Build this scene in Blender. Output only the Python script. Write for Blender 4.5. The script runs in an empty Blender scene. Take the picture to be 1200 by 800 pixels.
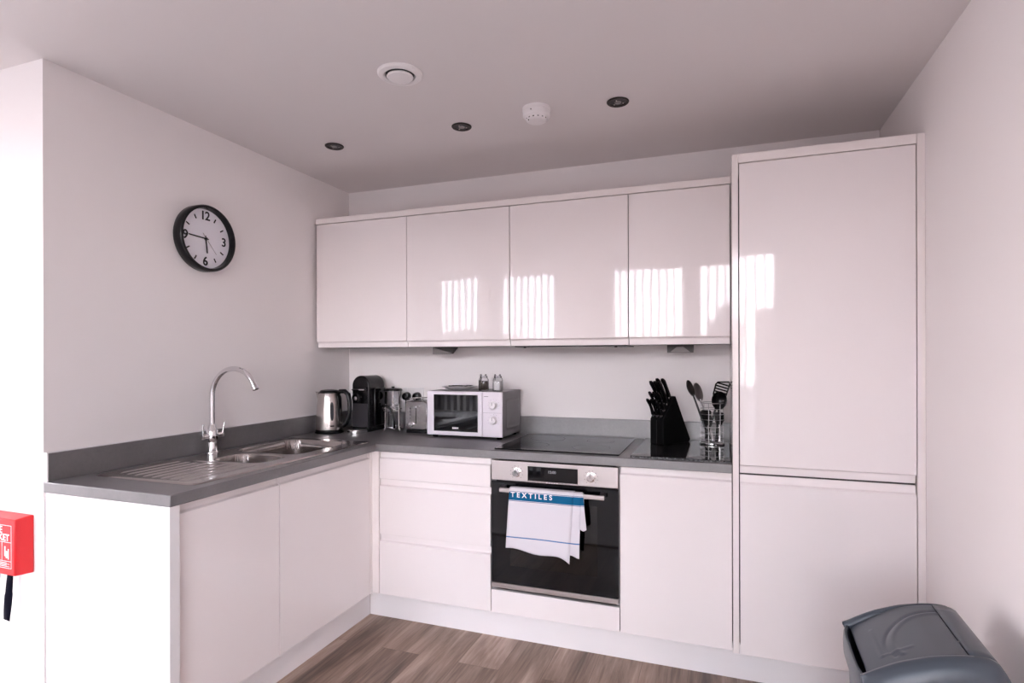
import bpy, bmesh, math, random
from mathutils import Vector, Matrix, Euler
random.seed(7)
PI = math.pi
SC = bpy.context.scene
COL = SC.collection

# ------------------------------------------------------------------ dimensions (metres)
H = 2.403            # ceiling
W = 2.949            # right wall
LY = -1.771          # end of the kitchen's left wall
YB = -4.0            # window wall behind the camera
XL = -3.5            # far left wall of the room
ZC = 0.910           # worktop top
TH = 0.038
YD = -0.606          # back run door fronts
XD = 0.577           # left run door fronts
YT = -0.626          # tall unit front / worktop front
YW = -0.344          # wall cabinet fronts

# ------------------------------------------------------------------ materials
def mat(name, col, rough=0.5, metal=0.0, spec=0.5, coat=0.0, ior=1.5, trans=0.0, alpha=1.0):
    m = bpy.data.materials.new(name); m.use_nodes = True
    b = m.node_tree.nodes['Principled BSDF']
    b.inputs['Base Color'].default_value = (*col, 1)
    b.inputs['Roughness'].default_value = rough
    b.inputs['Metallic'].default_value = metal
    b.inputs['Specular IOR Level'].default_value = spec
    b.inputs['Coat Weight'].default_value = coat
    b.inputs['IOR'].default_value = ior
    b.inputs['Transmission Weight'].default_value = trans
    b.inputs['Alpha'].default_value = alpha
    return m
def N(m, t, **kw):
    n = m.node_tree.nodes.new(t)
    for k, v in kw.items(): setattr(n, k, v)
    return n
def L(m, a, b): m.node_tree.links.new(a, b)
def bsdf(m): return m.node_tree.nodes['Principled BSDF']
def ramp(m, pts, interp='LINEAR'):
    r = N(m, 'ShaderNodeValToRGB'); e = r.color_ramp.elements
    r.color_ramp.interpolation = interp
    e[0].position, e[0].color = pts[0][0], (*pts[0][1], 1)
    e[1].position, e[1].color = pts[-1][0], (*pts[-1][1], 1)
    for p, c in pts[1:-1]:
        x = e.new(p); x.color = (*c, 1)
    return r
def noise(m, scale, detail=3, rough=.5, vec=None, stretch=None):
    n = N(m, 'ShaderNodeTexNoise'); n.inputs['Scale'].default_value = scale
    n.inputs['Detail'].default_value = detail; n.inputs['Roughness'].default_value = rough
    tc = N(m, 'ShaderNodeTexCoord'); src = tc.outputs['Object']
    if stretch:
        mp = N(m, 'ShaderNodeMapping'); mp.inputs['Scale'].default_value = stretch
        L(m, src, mp.inputs['Vector']); src = mp.outputs['Vector']
    L(m, src, n.inputs['Vector'])
    return n
def bump(m, height, strength, dist):
    b = N(m, 'ShaderNodeBump'); b.inputs['Strength'].default_value = strength
    b.inputs['Distance'].default_value = dist
    L(m, height, b.inputs['Height']); L(m, b.outputs['Normal'], bsdf(m).inputs['Normal'])

M = {}
def wallpaint(name, col):
    m = mat(name, col, .75, spec=.25)
    n = noise(m, 60, 3); bump(m, n.outputs['Fac'], .06, .003)
    return m
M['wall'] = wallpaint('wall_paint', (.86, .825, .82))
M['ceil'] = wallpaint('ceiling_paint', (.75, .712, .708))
M['reveal'] = wallpaint('reveal_paint', (.85, .83, .83))

def gloss(name, col, rough=.045):
    m = mat(name, col, rough, spec=.5)
    n = noise(m, 9, 1); bump(m, n.outputs['Fac'], .035, .004)
    return m
M['gloss'] = gloss('white_gloss_door', (.838, .786, .780))
M['carc'] = mat('shaded_carcass', (.34, .32, .32), .5)  # pale carcass darkened so door gaps and cabinet undersides look shaded
M['shadowgap'] = mat('gap_shade', (.05, .045, .045), .7)  # shade between the tall doors put into the colour; also oven and vent interiors
M['panel'] = gloss('white_panel', (.845, .79, .77), .12)
M['endpanel'] = gloss('white_end_panel', (.76, .745, .75), .2)
M['plinth'] = gloss('white_plinth', (.86, .83, .835), .18)

m = mat('grey_laminate', (.15, .14, .145), .36, spec=.85, ior=1.72)
n1 = noise(m, 7, 6, .65); n2 = noise(m, 90, 3, .6)
r = ramp(m, [(.3, (.095, .091, .096)), (.55, (.132, .125, .129)), (.75, (.175, .165, .167))])
mx = N(m, 'ShaderNodeMix'); mx.data_type = 'FLOAT'; mx.inputs[0].default_value = .3
L(m, n1.outputs['Fac'], mx.inputs[2]); L(m, n2.outputs['Fac'], mx.inputs[3]); L(m, mx.outputs[0], r.inputs['Fac'])
L(m, r.outputs['Color'], bsdf(m).inputs['Base Color'])
M['worktop'] = m

# laminate planks running towards the back wall
m = mat('oak_laminate', (.3, .2, .15), .42, spec=.4)
tc = N(m, 'ShaderNodeTexCoord'); mp = N(m, 'ShaderNodeMapping'); mp.inputs['Rotation'].default_value = (0, 0, PI/2)
L(m, tc.outputs['Object'], mp.inputs['Vector'])
bt = N(m, 'ShaderNodeTexBrick'); bt.offset = .37; bt.inputs['Scale'].default_value = 1
bt.inputs['Brick Width'].default_value = 1.29; bt.inputs['Row Height'].default_value = .192
bt.inputs['Mortar Size'].default_value = .0008; bt.inputs['Bias'].default_value = 0
bt.inputs['Color1'].default_value = (0, 0, 0, 1); bt.inputs['Color2'].default_value = (1, 1, 1, 1); bt.inputs['Mortar'].default_value = (.3, .3, .3, 1)
L(m, mp.outputs['Vector'], bt.inputs['Vector'])
va = N(m, 'ShaderNodeVectorMath'); va.operation = 'MULTIPLY_ADD'
va.inputs[1].default_value = (9, 9, 9)
L(m, bt.outputs['Color'], va.inputs[0]); L(m, tc.outputs['Object'], va.inputs[2])
mp2 = N(m, 'ShaderNodeMapping'); mp2.inputs['Scale'].default_value = (11, 1.1, 1); L(m, va.outputs[0], mp2.inputs['Vector'])
g1 = N(m, 'ShaderNodeTexNoise'); g1.inputs['Scale'].default_value = 1; g1.inputs['Detail'].default_value = 6; g1.inputs['Roughness'].default_value = .62; g1.inputs['Distortion'].default_value = .7
L(m, mp2.outputs['Vector'], g1.inputs['Vector'])
mp3 = N(m, 'ShaderNodeMapping'); mp3.inputs['Scale'].default_value = (90, 5, 1); L(m, va.outputs[0], mp3.inputs['Vector'])
g2 = N(m, 'ShaderNodeTexNoise'); g2.inputs['Scale'].default_value = 1; g2.inputs['Detail'].default_value = 4
L(m, mp3.outputs['Vector'], g2.inputs['Vector'])
mx = N(m, 'ShaderNodeMix'); mx.data_type = 'FLOAT'; mx.inputs[0].default_value = .28
L(m, g1.outputs['Fac'], mx.inputs[2]); L(m, g2.outputs['Fac'], mx.inputs[3])
mx2 = N(m, 'ShaderNodeMix'); mx2.data_type = 'FLOAT'; mx2.inputs[0].default_value = .13
L(m, mx.outputs[0], mx2.inputs[2]); L(m, bt.outputs['Color'], mx2.inputs[3])
r = ramp(m, [(.30, (.09, .058, .044)), (.43, (.22, .15, .115)), (.55, (.38, .27, .21)), (.68, (.58, .44, .37))])
L(m, mx2.outputs[0], r.inputs['Fac'])
mm = N(m, 'ShaderNodeMix'); mm.data_type = 'RGBA'; mm.inputs[7].default_value = (.15, .10, .08, 1)
L(m, bt.outputs['Fac'], mm.inputs[0]); L(m, r.outputs['Color'], mm.inputs[6]); L(m, mm.outputs[2], bsdf(m).inputs['Base Color'])
M['floor'] = m

m = mat('stainless', (.62, .58, .56), .24, 1.0)
n = noise(m, 30, 2, stretch=(1, 1, 40)); bump(m, n.outputs['Fac'], .03, .001)
M['steel'] = m
m = mat('sink_steel', (.47, .435, .42), .19, 1.0)
n = noise(m, 14, 3, stretch=(20, 1, 1)); bump(m, n.outputs['Fac'], .04, .001)
M['sinksteel'] = m
m = mat('brushed_panel', (.56, .52, .51), .3, 1.0)
n = noise(m, 20, 2, stretch=(1, 1, 30)); bump(m, n.outputs['Fac'], .03, .001)
M['brushed'] = m
M['chrome'] = mat('chrome', (.78, .77, .78), .06, 1.0)
M['gunmetal'] = mat('gunmetal', (.065, .058, .055), .45, 1.0)
M['toaster'] = mat('toaster_steel', (.40, .38, .38), .2, 1.0)
M['wire'] = mat('wire_steel', (.40, .385, .385), .3, 1.0)
M['lampdark'] = mat('lamp_housing', (.05, .045, .042), .5, .2)
M['darkbrush'] = mat('dark_brushed', (.22, .20, .195), .5, .4)
M['greysteel'] = mat('dark_steel', (.30, .28, .28), .28, 1.0)
M['black'] = mat('black_plastic', (.0035, .0035, .0045), .25, spec=.35)
M['blackmatte'] = mat('black_matte', (.0025, .0025, .003), .6, spec=.12)
M['blackgloss'] = mat('black_gloss', (.002, .002, .003), .04, spec=.4)
M['hobglass'] = mat('hob_glass', (.004, .004, .005), .07, spec=.16)
M['granite'] = None
m = mat('black_granite', (.02, .02, .022), .05, spec=.3)
n = noise(m, 220, 2); r = ramp(m, [(.55, (.010, .010, .012)), (.72, (.14, .14, .15))]); L(m, n.outputs['Fac'], r.inputs['Fac']); L(m, r.outputs['Color'], bsdf(m).inputs['Base Color'])
M['granite'] = m
m = mat('granite_chipped_edge', (.02, .02, .022), .35, spec=.5)
n = noise(m, 130, 4, .7); r = ramp(m, [(.42, (.006, .006, .007)), (.75, (.30, .30, .31))]); L(m, n.outputs['Fac'], r.inputs['Fac']); L(m, r.outputs['Color'], bsdf(m).inputs['Base Color'])
bump(m, n.outputs['Fac'], .8, .004)
M['graniteedge'] = m
M['white'] = mat('white_plastic', (.80, .78, .79), .35)
M['mw'] = mat('microwave_white', (.74, .70, .75), .3)
M['mwside'] = mat('microwave_shaded_side', (.19, .183, .195), .4)  # casing side darkened in colour for facing away from the windows; marks share it
M['ceilwhite'] = mat('ceiling_fitting_white', (.82, .79, .79), .4)
M['clockface'] = mat('clock_face', (.80, .79, .84), .5)
M['red'] = mat('red_plastic', (.72, .010, .016), .35)
M['labelwhite'] = mat('label_white', (.9, .86, .86), .5)
M['strap'] = mat('black_webbing', (.006, .006, .014), .8, spec=.1)
m = mat('bin_plastic', (.052, .065, .082), .30, spec=.5)
n = noise(m, 300, 2); bump(m, n.outputs['Fac'], .06, .002)
M['bin'] = m
M['blue'] = mat('towel_blue', (.012, .10, .22), .9)
m = mat('tea_towel', (.80, .78, .82), .9, spec=.1)
uv = N(m, 'ShaderNodeUVMap'); sx = N(m, 'ShaderNodeSeparateXYZ'); L(m, uv.outputs['UV'], sx.inputs['Vector'])
wc, bc, sc_ = (.70, .675, .72), (.010, .115, .24), (.10, .20, .42)
r = ramp(m, [(0, wc), (.026, bc), (.032, wc), (.042, bc), (.168, wc), (.178, bc), (.184, wc), (.768, sc_), (.788, wc), (1, wc)], 'CONSTANT')
L(m, sx.outputs['Y'], r.inputs['Fac']); L(m, r.outputs['Color'], bsdf(m).inputs['Base Color'])
n = noise(m, 500, 2); bump(m, n.outputs['Fac'], .25, .002)
M['towel'] = m
M['salt'] = mat('salt', (.86, .84, .84), .8)
m = mat('peppercorns', (.06, .045, .035), .7)
n = noise(m, 260, 2); r = ramp(m, [(.4, (.015, .012, .01)), (.65, (.16, .12, .09))]); L(m, n.outputs['Fac'], r.inputs['Fac']); L(m, r.outputs['Color'], bsdf(m).inputs['Base Color'])
M['pepper'] = m
M['greyscreen'] = mat('display_digits', (.28, .29, .31), .4)
M['graphite'] = mat('graphite_panel', (.028, .026, .030), .35, spec=.35)
M['navy'] = mat('dark_window', (.03, .035, .045), .1)
M['cavity'] = mat('oven_cavity', (.05, .05, .055), .35)
M['frame'] = mat('window_frame', (.06, .062, .066), .45)
M['slat'] = mat('blind_fabric', (.45, .43, .42), .8)
M['brick'] = mat('far_brick', (.20, .15, .13), .9)
M['brickpale'] = mat('far_render', (.35, .33, .32), .9)
M['roofslate'] = mat('far_slate', (.10, .10, .11), .8)
M['ground'] = mat('far_ground', (.35, .345, .335), .95)
M['reflector'] = mat('pale_bounce', (.80, .77, .75), .95)

def pane(name, tint=(1, 1, 1), ior=1.45):
    m = bpy.data.materials.new(name); m.use_nodes = True; nt = m.node_tree; nt.nodes.clear()
    o = N(m, 'ShaderNodeOutputMaterial'); t = N(m, 'ShaderNodeBsdfTransparent'); t.inputs[0].default_value = (*tint, 1)
    g = N(m, 'ShaderNodeBsdfGlossy'); g.inputs['Roughness'].default_value = .02
    f = N(m, 'ShaderNodeFresnel'); f.inputs['IOR'].default_value = ior
    x = N(m, 'ShaderNodeMixShader'); L(m, f.outputs[0], x.inputs[0]); L(m, t.outputs[0], x.inputs[1]); L(m, g.outputs[0], x.inputs[2]); L(m, x.outputs[0], o.inputs[0])
    return m
M['pane'] = pane('window_glass')
M['jar'] = pane('jar_glass', (.93, .93, .93))
M['ovenglass'] = pane('oven_door_glass', (.16, .16, .17), 1.6)
M['beaker'] = pane('beaker_glass', (.86, .86, .88))

# ------------------------------------------------------------------ mesh helpers
class B:
    """collects shapes for ONE mesh"""
    def __init__(s): s.bm = bmesh.new()
    def box(s, x0, x1, y0, y1, z0, z1):
        v = [s.bm.verts.new(p) for p in ((x0,y0,z0),(x1,y0,z0),(x1,y1,z0),(x0,y1,z0),(x0,y0,z1),(x1,y0,z1),(x1,y1,z1),(x0,y1,z1))]
        for f in ((3,2,1,0),(4,5,6,7),(0,1,5,4),(1,2,6,5),(2,3,7,6),(3,0,4,7)): s.bm.faces.new([v[i] for i in f])
        return s
    def rings(s, rings, cap0=True, cap1=True, closed=False):
        vs = [[s.bm.verts.new(p) for p in r] for r in rings]; n = len(vs[0])
        pairs = list(zip(vs, vs[1:])) + ([(vs[-1], vs[0])] if closed else [])
        for a, b in pairs:
            for i in range(n):
                j = (i+1) % n
                s.bm.faces.new((a[i], a[j], b[j], b[i]))
        if not closed:
            if cap0: s.bm.faces.new(list(reversed(vs[0])))
            if cap1: s.bm.faces.new(vs[-1])
        return s
    def prism(s, poly, axis, a, b):
        """poly of 2-D points; axis 0: (y,z) along x; 1: (x,z) along y; 2: (x,y) along z"""
        def P(q, t): return ((t, q[0], q[1]), (q[0], t, q[1]), (q[0], q[1], t))[axis]
        return s.rings([[P(q, a) for q in poly], [P(q, b) for q in poly]])
    def lathe(s, prof, c=(0,0,0), n=32, axis='Z', cap0=True, cap1=True):
        R = []
        for r, h in prof:
            ring = []
            for k in range(n):
                t = 2*PI*k/n; a, b = r*math.cos(t), r*math.sin(t)
                ring.append((c[0]+a, c[1]+b, c[2]+h) if axis == 'Z' else (c[0]+h, c[1]+a, c[2]+b) if axis == 'X' else (c[0]+b, c[1]+h, c[2]+a))
            R.append(ring)
        return s.rings(R, cap0, cap1)
    def tube(s, pts, r, n=10, closed=False, flat=1.0):
        pts = [Vector(p) for p in pts]; R = []; m = len(pts)
        up = None
        for i, p in enumerate(pts):
            if closed: d = pts[(i+1) % m] - pts[i-1]
            else: d = pts[min(i+1, m-1)] - pts[max(i-1, 0)]
            d.normalize()
            if up is None:
                up = Vector((0,0,1)) if abs(d.z) < .9 else Vector((1,0,0))
            x = (up - d*up.dot(d)).normalized(); y = d.cross(x); up = x
            rr = r[i] if isinstance(r, (list, tuple)) else r
            R.append([tuple(p + x*rr*math.cos(2*PI*k/n) + y*rr*flat*math.sin(2*PI*k/n)) for k in range(n)])
        return s.rings(R, closed=closed)
    def ball(s, c, r, n=14, sc=(1,1,1)):
        prof = [(max(r*math.sin(PI*k/n), 1e-4), -r*math.cos(PI*k/n)) for k in range(n+1)]
        R = [[(c[0]+a*math.cos(2*PI*k/20)*sc[0], c[1]+a*math.sin(2*PI*k/20)*sc[1], c[2]+h*sc[2]) for k in range(20)] for a, h in prof]
        return s.rings(R)
    def grid(s, P):
        vs = [[s.bm.verts.new(p) for p in row] for row in P]
        for a, b in zip(vs, vs[1:]):
            for i in range(len(a)-1): s.bm.faces.new((a[i], a[i+1], b[i+1], b[i]))
        return s
    def xf(s, M4): bmesh.ops.transform(s.bm, matrix=M4, verts=s.bm.verts); return s
    def make(s, name, material, parent=None, bevel=0, seg=2, smooth=True, angle=32, solid=0, loc=None, recalc=True):
        if recalc: bmesh.ops.recalc_face_normals(s.bm, faces=s.bm.faces)
        me = bpy.data.meshes.new(name); s.bm.to_mesh(me); s.bm.free()
        mats = material if isinstance(material, (list, tuple)) else [material]
        for mm_ in mats: me.materials.append(M[mm_])
        if smooth:
            for p in me.polygons: p.use_smooth = True
            me.set_sharp_from_angle(angle=math.radians(angle))
        o = bpy.data.objects.new(name, me); COL.objects.link(o)
        if parent is not None: o.parent = parent
        if loc: o.location = loc
        if solid:
            d = o.modifiers.new('solid', 'SOLIDIFY'); d.thickness = solid; d.offset = 0
        if bevel:
            d = o.modifiers.new('bevel', 'BEVEL'); d.width = bevel; d.segments = seg; d.limit_method = 'ANGLE'; d.angle_limit = math.radians(35); d.harden_normals = False
        return o
def thing(name, label, cat, loc=(0,0,0), rz=0, group=None):
    o = bpy.data.objects.new(name, None); COL.objects.link(o)
    o.empty_display_size = .05
    o.location = loc; o.rotation_euler = (0, 0, rz); o['label'] = label; o['category'] = cat
    if group: o['group'] = group
    return o
def tag(o, label, cat, group=None):
    o['label'] = label; o['category'] = cat
    if group: o['group'] = group
    return o
def struct(o, label=None):
    o['kind'] = 'structure'
    if label: o['label'] = label
    return o
def dup(root, loc=None, rz=None, label=None):
    r = root.copy(); COL.objects.link(r)
    if loc is not None: r.location = loc
    if rz is not None: r.rotation_euler = (0, 0, rz)
    if label: r['label'] = label
    for ch in [c for c in COL.objects if c.parent == root]:
        c = ch.copy(); COL.objects.link(c); c.parent = r
        for g in [q for q in COL.objects if q.parent == ch]:
            d = g.copy(); COL.objects.link(d); d.parent = c
    return r
def text_mesh(s, size, depth=.0006, align='CENTER', space=1.0, bold=0.0):
    cu = bpy.data.curves.new('text_source', 'FONT'); cu.body = s; cu.size = size; cu.extrude = depth; cu.align_x = align; cu.align_y = 'CENTER'
    cu.space_character = space; cu.offset = bold
    o = bpy.data.objects.new('text_source', cu); COL.objects.link(o)
    dg = bpy.context.evaluated_depsgraph_get()
    me = bpy.data.meshes.new_from_object(o.evaluated_get(dg))
    bm = bmesh.new(); bm.from_mesh(me)
    bpy.data.objects.remove(o); bpy.data.curves.remove(cu); bpy.data.meshes.remove(me)
    b = B(); b.bm.free(); b.bm = bm
    return b
def merge(dst, src):
    me = bpy.data.meshes.new('tmp_merge'); src.bm.to_mesh(me); src.bm.free(); dst.bm.from_mesh(me); bpy.data.meshes.remove(me)
    return dst
# text laid out in XY facing +Z -> facing -Y  /  facing +X
FACE_NEG_Y = Matrix.Rotation(PI/2, 4, 'X')
FACE_POS_X = Matrix.Rotation(PI/2, 4, 'Z') @ Matrix.Rotation(PI/2, 4, 'X')
def rrect(x0, x1, y0, y1, r, n=6):
    P = []
    for cx, cy, a0 in ((x1-r, y0+r, -PI/2), (x1-r, y1-r, 0), (x0+r, y1-r, PI/2), (x0+r, y0+r, PI)):
        for k in range(n+1):
            t = a0 + PI/2*k/n; P.append((cx+r*math.cos(t), cy+r*math.sin(t)))
    return P

# ================================================================== the room
struct(B().box(XL-.15, W+.15, YB-.25, .15, -.1, 0).make('floor', 'floor', smooth=False))
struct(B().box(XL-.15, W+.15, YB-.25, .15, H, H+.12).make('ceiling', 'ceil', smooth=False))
struct(B().box(-.15, W+.15, 0, .15, 0, H).make('wall_back', 'wall', smooth=False))
struct(B().box(W, W+.15, YB, 0, 0, H).make('wall_right', 'wall', smooth=False))
struct(B().box(-.15, 0, LY, 0, 0, H).make('wall_left', 'wall', smooth=False))
struct(B().box(XL, -.15, LY, LY+.15, 0, H).make('wall_left_return', 'wall', smooth=False))
WY0, WY1 = -3.8, -2.25  # side opening added to bring more daylight onto the right wall
struct(B().box(XL-.15, XL, YB, WY0, 0, H).box(XL-.15, XL, WY1, LY+.15, 0, H).box(XL-.15, XL, WY0, WY1, 0, .04).box(XL-.15, XL, WY0, WY1, 2.385, H).make('wall_far_left', 'wall', smooth=False))
f = B(); x0, x1 = XL-.11, XL-.05
for q in (WY0, (WY0+WY1)/2-.025, WY1-.05): f.box(x0, x1, q, q+.05, .04, 2.385)
f.box(x0, x1, WY0+.05, WY1-.05, .04, .09).box(x0, x1, WY0+.05, WY1-.05, 2.335, 2.385)
fr = struct(f.make('window_6', 'frame', smooth=False))
B().box(XL-.083, XL-.078, WY0+.05, WY1-.05, .09, 2.335).make('pane', 'pane', fr, smooth=False)
ld = bpy.data.lights.new('window_portal', 'AREA'); ld.shape = 'RECTANGLE'; ld.size = WY1-WY0; ld.size_y = 2.345; ld.cycles.is_portal = True
lo = bpy.data.objects.new('window_portal', ld); COL.objects.link(lo); lo.location = (XL-.145, (WY0+WY1)/2, 1.21); lo.rotation_euler = (PI/2, 0, -PI/2)
# window wall with four openings behind the camera
WIN = [(-3.30, -2.45), (-1.20, -.50), (-.36, .47), (1.06, 1.91), (2.0, 2.78)]
ZS, ZT = .04, 2.385
wb = B(); xs = [XL-.15] + [q for w_ in WIN for q in w_] + [W+.15]
for i in range(0, len(xs), 2): wb.box(xs[i], xs[i+1], YB-.25, YB, 0, H)
for a, b_ in WIN:
    wb.box(a, b_, YB-.25, YB, 0, ZS); wb.box(a, b_, YB-.25, YB, ZT, H)
struct(wb.make('wall_front', 'wall', smooth=False))
for i, (a, b_) in enumerate(WIN):
    f = B(); y0, y1 = YB-.21, YB-.15; t = .05
    f.box(a, a+t, y0, y1, ZS, ZT).box(b_-t, b_, y0, y1, ZS, ZT).box(a+t, b_-t, y0, y1, ZS, ZS+t).box(a+t, b_-t, y0, y1, ZT-t, ZT)
    fr = struct(f.make('window_%d' % (i+1), 'frame', smooth=False))
    B().box(a+t, b_-t, YB-.185, YB-.18, ZS+t, ZT-t).make('pane', 'pane', fr, smooth=False)
    n = max(2, round((b_-a)/.083)); ps = (b_-a)/n
    bl = thing('vertical_blind', ('white vertical blind with open slats at the far left window behind the camera', 'white vertical blind at the narrow window left of centre, behind the camera',
        'white vertical blind on the window behind the sink side of the room', 'white vertical blind with open slats in the window opposite the oven',
        'white vertical blind with open slats in the window nearest the right wall')[i], 'blind', ((a+b_)/2, YB-.06, 0), 0, 'vertical blinds at the windows')
    B().box(a-(a+b_)/2, b_-(a+b_)/2, -.02, .02, ZT-.035, ZT-.001).make('headrail', 'white', bl, smooth=False)
    for k in range(n):
        x = a + ps*(k+.5) - (a+b_)/2
        B().box(-.0009, .0009, -.042, .042, ZS+.02, ZT-.035).xf(Matrix.Translation((x, 0, 0)) @ Matrix.Rotation(math.radians((6, 7, 9, 12, 17)[i]), 4, 'Z')).make('slat', 'slat', bl, smooth=False)
    ld = bpy.data.lights.new('window_portal', 'AREA'); ld.shape = 'RECTANGLE'; ld.size = b_-a; ld.size_y = ZT-ZS; ld.cycles.is_portal = True
    lo = bpy.data.objects.new('window_portal', ld); COL.objects.link(lo); lo.location = ((a+b_)/2, YB-.245, (ZS+ZT)/2); lo.rotation_euler = (PI/2, 0, PI)
# outside: street level far below and the skyline over the road
struct(B().box(-150, 150, -300, YB-2.6, -12.2, -12).make('ground', 'ground', smooth=False))
tag(B().box(-2.6, 2.2, -3.85, -2.15, .0005, .012).make('reflector', 'reflector', bevel=.004), 'large added pale rug on the floor in front of the windows', 'reflector')  # unseen sheet added behind the camera to bounce daylight onto the ceiling
def far_house(x0, x1, y0, y1, zt, roof, wallm, label):
    t = thing('far_building', label, 'building', ((x0+x1)/2, (y0+y1)/2, -12), 0, 'buildings across the street')
    hx, hy, h = (x1-x0)/2, (y1-y0)/2, zt+12
    B().box(-hx, hx, -hy, hy, 0, h).make('wall', wallm, t, smooth=False)
    if roof: B().prism([(-hx-.4, h), (hx+.4, h), (0, h+roof)], 1, -hy-.4, hy+.4).make('roof', 'roofslate', t, smooth=False)
    else: B().box(-hx-.2, hx+.2, -hy-.2, hy+.2, h, h+.5).make('parapet', 'roofslate', t, smooth=False)
    for k in range(int(2*hx/3)):
        for z in (h-2.6, h-5.8): 
            x = -hx + 1.5 + k*3
            B().box(x-.6, x+.6, hy, hy+.06, z-.9, z+.9).make('window', 'navy', t, smooth=False)
D = 60
def sky_x(xw): # horizontal position out at distance D that lines up with xw on the window wall, mirrored about the doors
    cx = 2.24; k = (D-3.1-2*.344+6.2)/(4.0-.688+3.1) ; return cx + (xw-cx)*k
far_house(1.2, 4.4, -70, -60, 3.9, 3.4, 'brick', 'gabled brick building across the street from the middle windows')
far_house(-9, 0.6, -72, -60, 3.1, 0, 'brickpale', 'pale flat-roofed building across the street')
far_house(6.2, 26, -72, -58, 5.6, 0, 'brick', 'taller brick block across the street on the right')
far_house(-40, -14, -78, -62, 2.4, 2.5, 'brickpale', 'long pale building with slate roof across the street')

# ================================================================== cabinets
def jprof(z0, z1, top=True, bot=False, t=.020):
    """door section (depth, z), front at depth 0; finger-pull scoop at top and/or bottom"""
    P = [(t, z0)]
    if bot: P += [(.014, z0), (.013, z0+.024), (.011, z0+.029), (.004, z0+.032), (0, z0+.035)]
    else: P += [(.001, z0), (0, z0+.001)]
    if top: P += [(0, z1-.035), (.004, z1-.032), (.011, z1-.029), (.013, z1-.024), (.014, z1)]
    else: P += [(0, z1-.001), (.001, z1)]
    return P + [(t, z1)]
def door_y(name, x0, x1, z0, z1, yf, parent, top=True, bot=False, m='gloss'):
    P = [(yf+a, z) for a, z in jprof(z0, z1, top, bot)]
    return B().prism(P, 0, x0, x1).make(name, m, parent, angle=12)
def door_x(name, y0, y1, z0, z1, xf, parent, top=True, bot=False, m='gloss'):
    P = [(xf-a, z) for a, z in jprof(z0, z1, top, bot)]
    return B().prism(P, 1, y0, y1).make(name, m, parent, angle=12)
def carcass_y(x0, x1, y0, y1, z0, z1, parent, top=True):
    t = .016; b = B()
    b.box(x0, x0+t, y0, y1, z0, z1).box(x1-t, x1, y0, y1, z0, z1).box(x0+t, x1-t, y0, y1, z0, z0+t).box(x0+t, x1-t, y1-.006, y1, z0+t, z1)
    if top: b.box(x0+t, x1-t, y0, y1-.006, z1-t, z1)
    return b.make('carcass', 'carc', parent, smooth=False)
ZB, ZTOP = .148, ZC-TH            # base fronts bottom, underside of the worktop
ZF = ZTOP-.004                    # top of base fronts
WHITE = 'white gloss handleless '
# -- left run
t = thing('base_cabinet', WHITE+'sink base cabinet nearest the camera under the draining board', 'cabinet', (0,0,0), 0, 'base cabinets of the sink run')
carcass = B(); y0, y1 = -1.727, -1.2605
carcass.box(.03, .554, y0, y0+.016, ZB, .72).box(.03, .554, y1-.016, y1, ZB, .72).box(.03, .554, y0+.016, y1-.016, ZB, ZB+.016).box(.03, .036, y0+.016, y1-.016, ZB+.016, ZTOP)
carcass.make('carcass', 'carc', t, smooth=False)
door_x('door', -1.7265, -1.2625, ZB, ZF, XD, t)
t = thing('base_cabinet', WHITE+'sink base cabinet under the bowls, next to the inner corner', 'cabinet', (0,0,0), 0, 'base cabinets of the sink run')
carcass = B(); y0, y1 = -1.2595, -.632
carcass.box(.03, .554, y0, y0+.016, ZB, .72).box(.03, .554, y1-.016, y1, ZB, .72).box(.03, .554, y0+.016, y1-.016, ZB, ZB+.016).box(.03, .036, y0+.016, y1-.016, ZB+.016, ZTOP)
carcass.make('carcass', 'carc', t, smooth=False)
door_x('door', -1.2575, -.632, ZB, ZF, XD, t)
cp = B().prism([(XD-.018, -.6285), (XD, -.6285), (XD, YD-.001), (.6145, YD-.001), (.6145, YD+.018), (XD-.018, YD+.018)], 2, ZB, ZTOP)
tag(cp.make('corner_post', 'panel', bevel=.001), 'narrow white corner post where the two base runs meet', 'corner post')
tag(B().box(.001, .598, -1.7655, -1.7285, 0, ZTOP).make('end_panel', 'endpanel', bevel=.0015), 'white end panel closing the sink run, facing the camera', 'panel')
# -- back run
t = thing('drawer_unit', WHITE+'three-drawer base unit between inner corner and oven', 'drawer unit')
carcass_y(.617, 1.2265, -.583, -.012, ZB, ZTOP, t)
for a, b_ in ((.7325, ZF), (.4525, .7285), (ZB, .4485)): door_y('drawer', .6185, 1.225, a, b_, YD, t)
t = thing('oven_cabinet', 'white base cabinet housing the oven, drawer panel below it', 'cabinet')
carcass_y(1.2275, 1.8315, -.583, -.012, ZB, ZTOP, t, top=False)
B().prism([(YD+.02, ZB), (YD+.001, ZB), (YD, ZB+.001), (YD, .253), (YD+.001, .254), (YD+.02, .254)], 0, 1.2295, 1.8295).make('lower_panel', 'gloss', t, angle=12)
t = thing('base_cabinet', WHITE+'base cabinet right of the oven, below the chopping board', 'cabinet')
carcass_y(1.8325, 2.2885, -.583, -.012, ZB, ZTOP, t)
door_y('door', 1.834, 2.2865, ZB, ZF, YD, t)
# plinths
tag(B().box(.498, .514, -1.728, -.535, 0, ZB-.003).make('plinth', 'plinth', bevel=.001), 'white plinth board under the sink run', 'plinth')
tag(B().box(.514, W-.001, -.534, -.518, 0, ZB-.003).make('plinth', 'plinth', bevel=.001), 'white plinth board under the oven run and tall unit', 'plinth')
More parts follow.
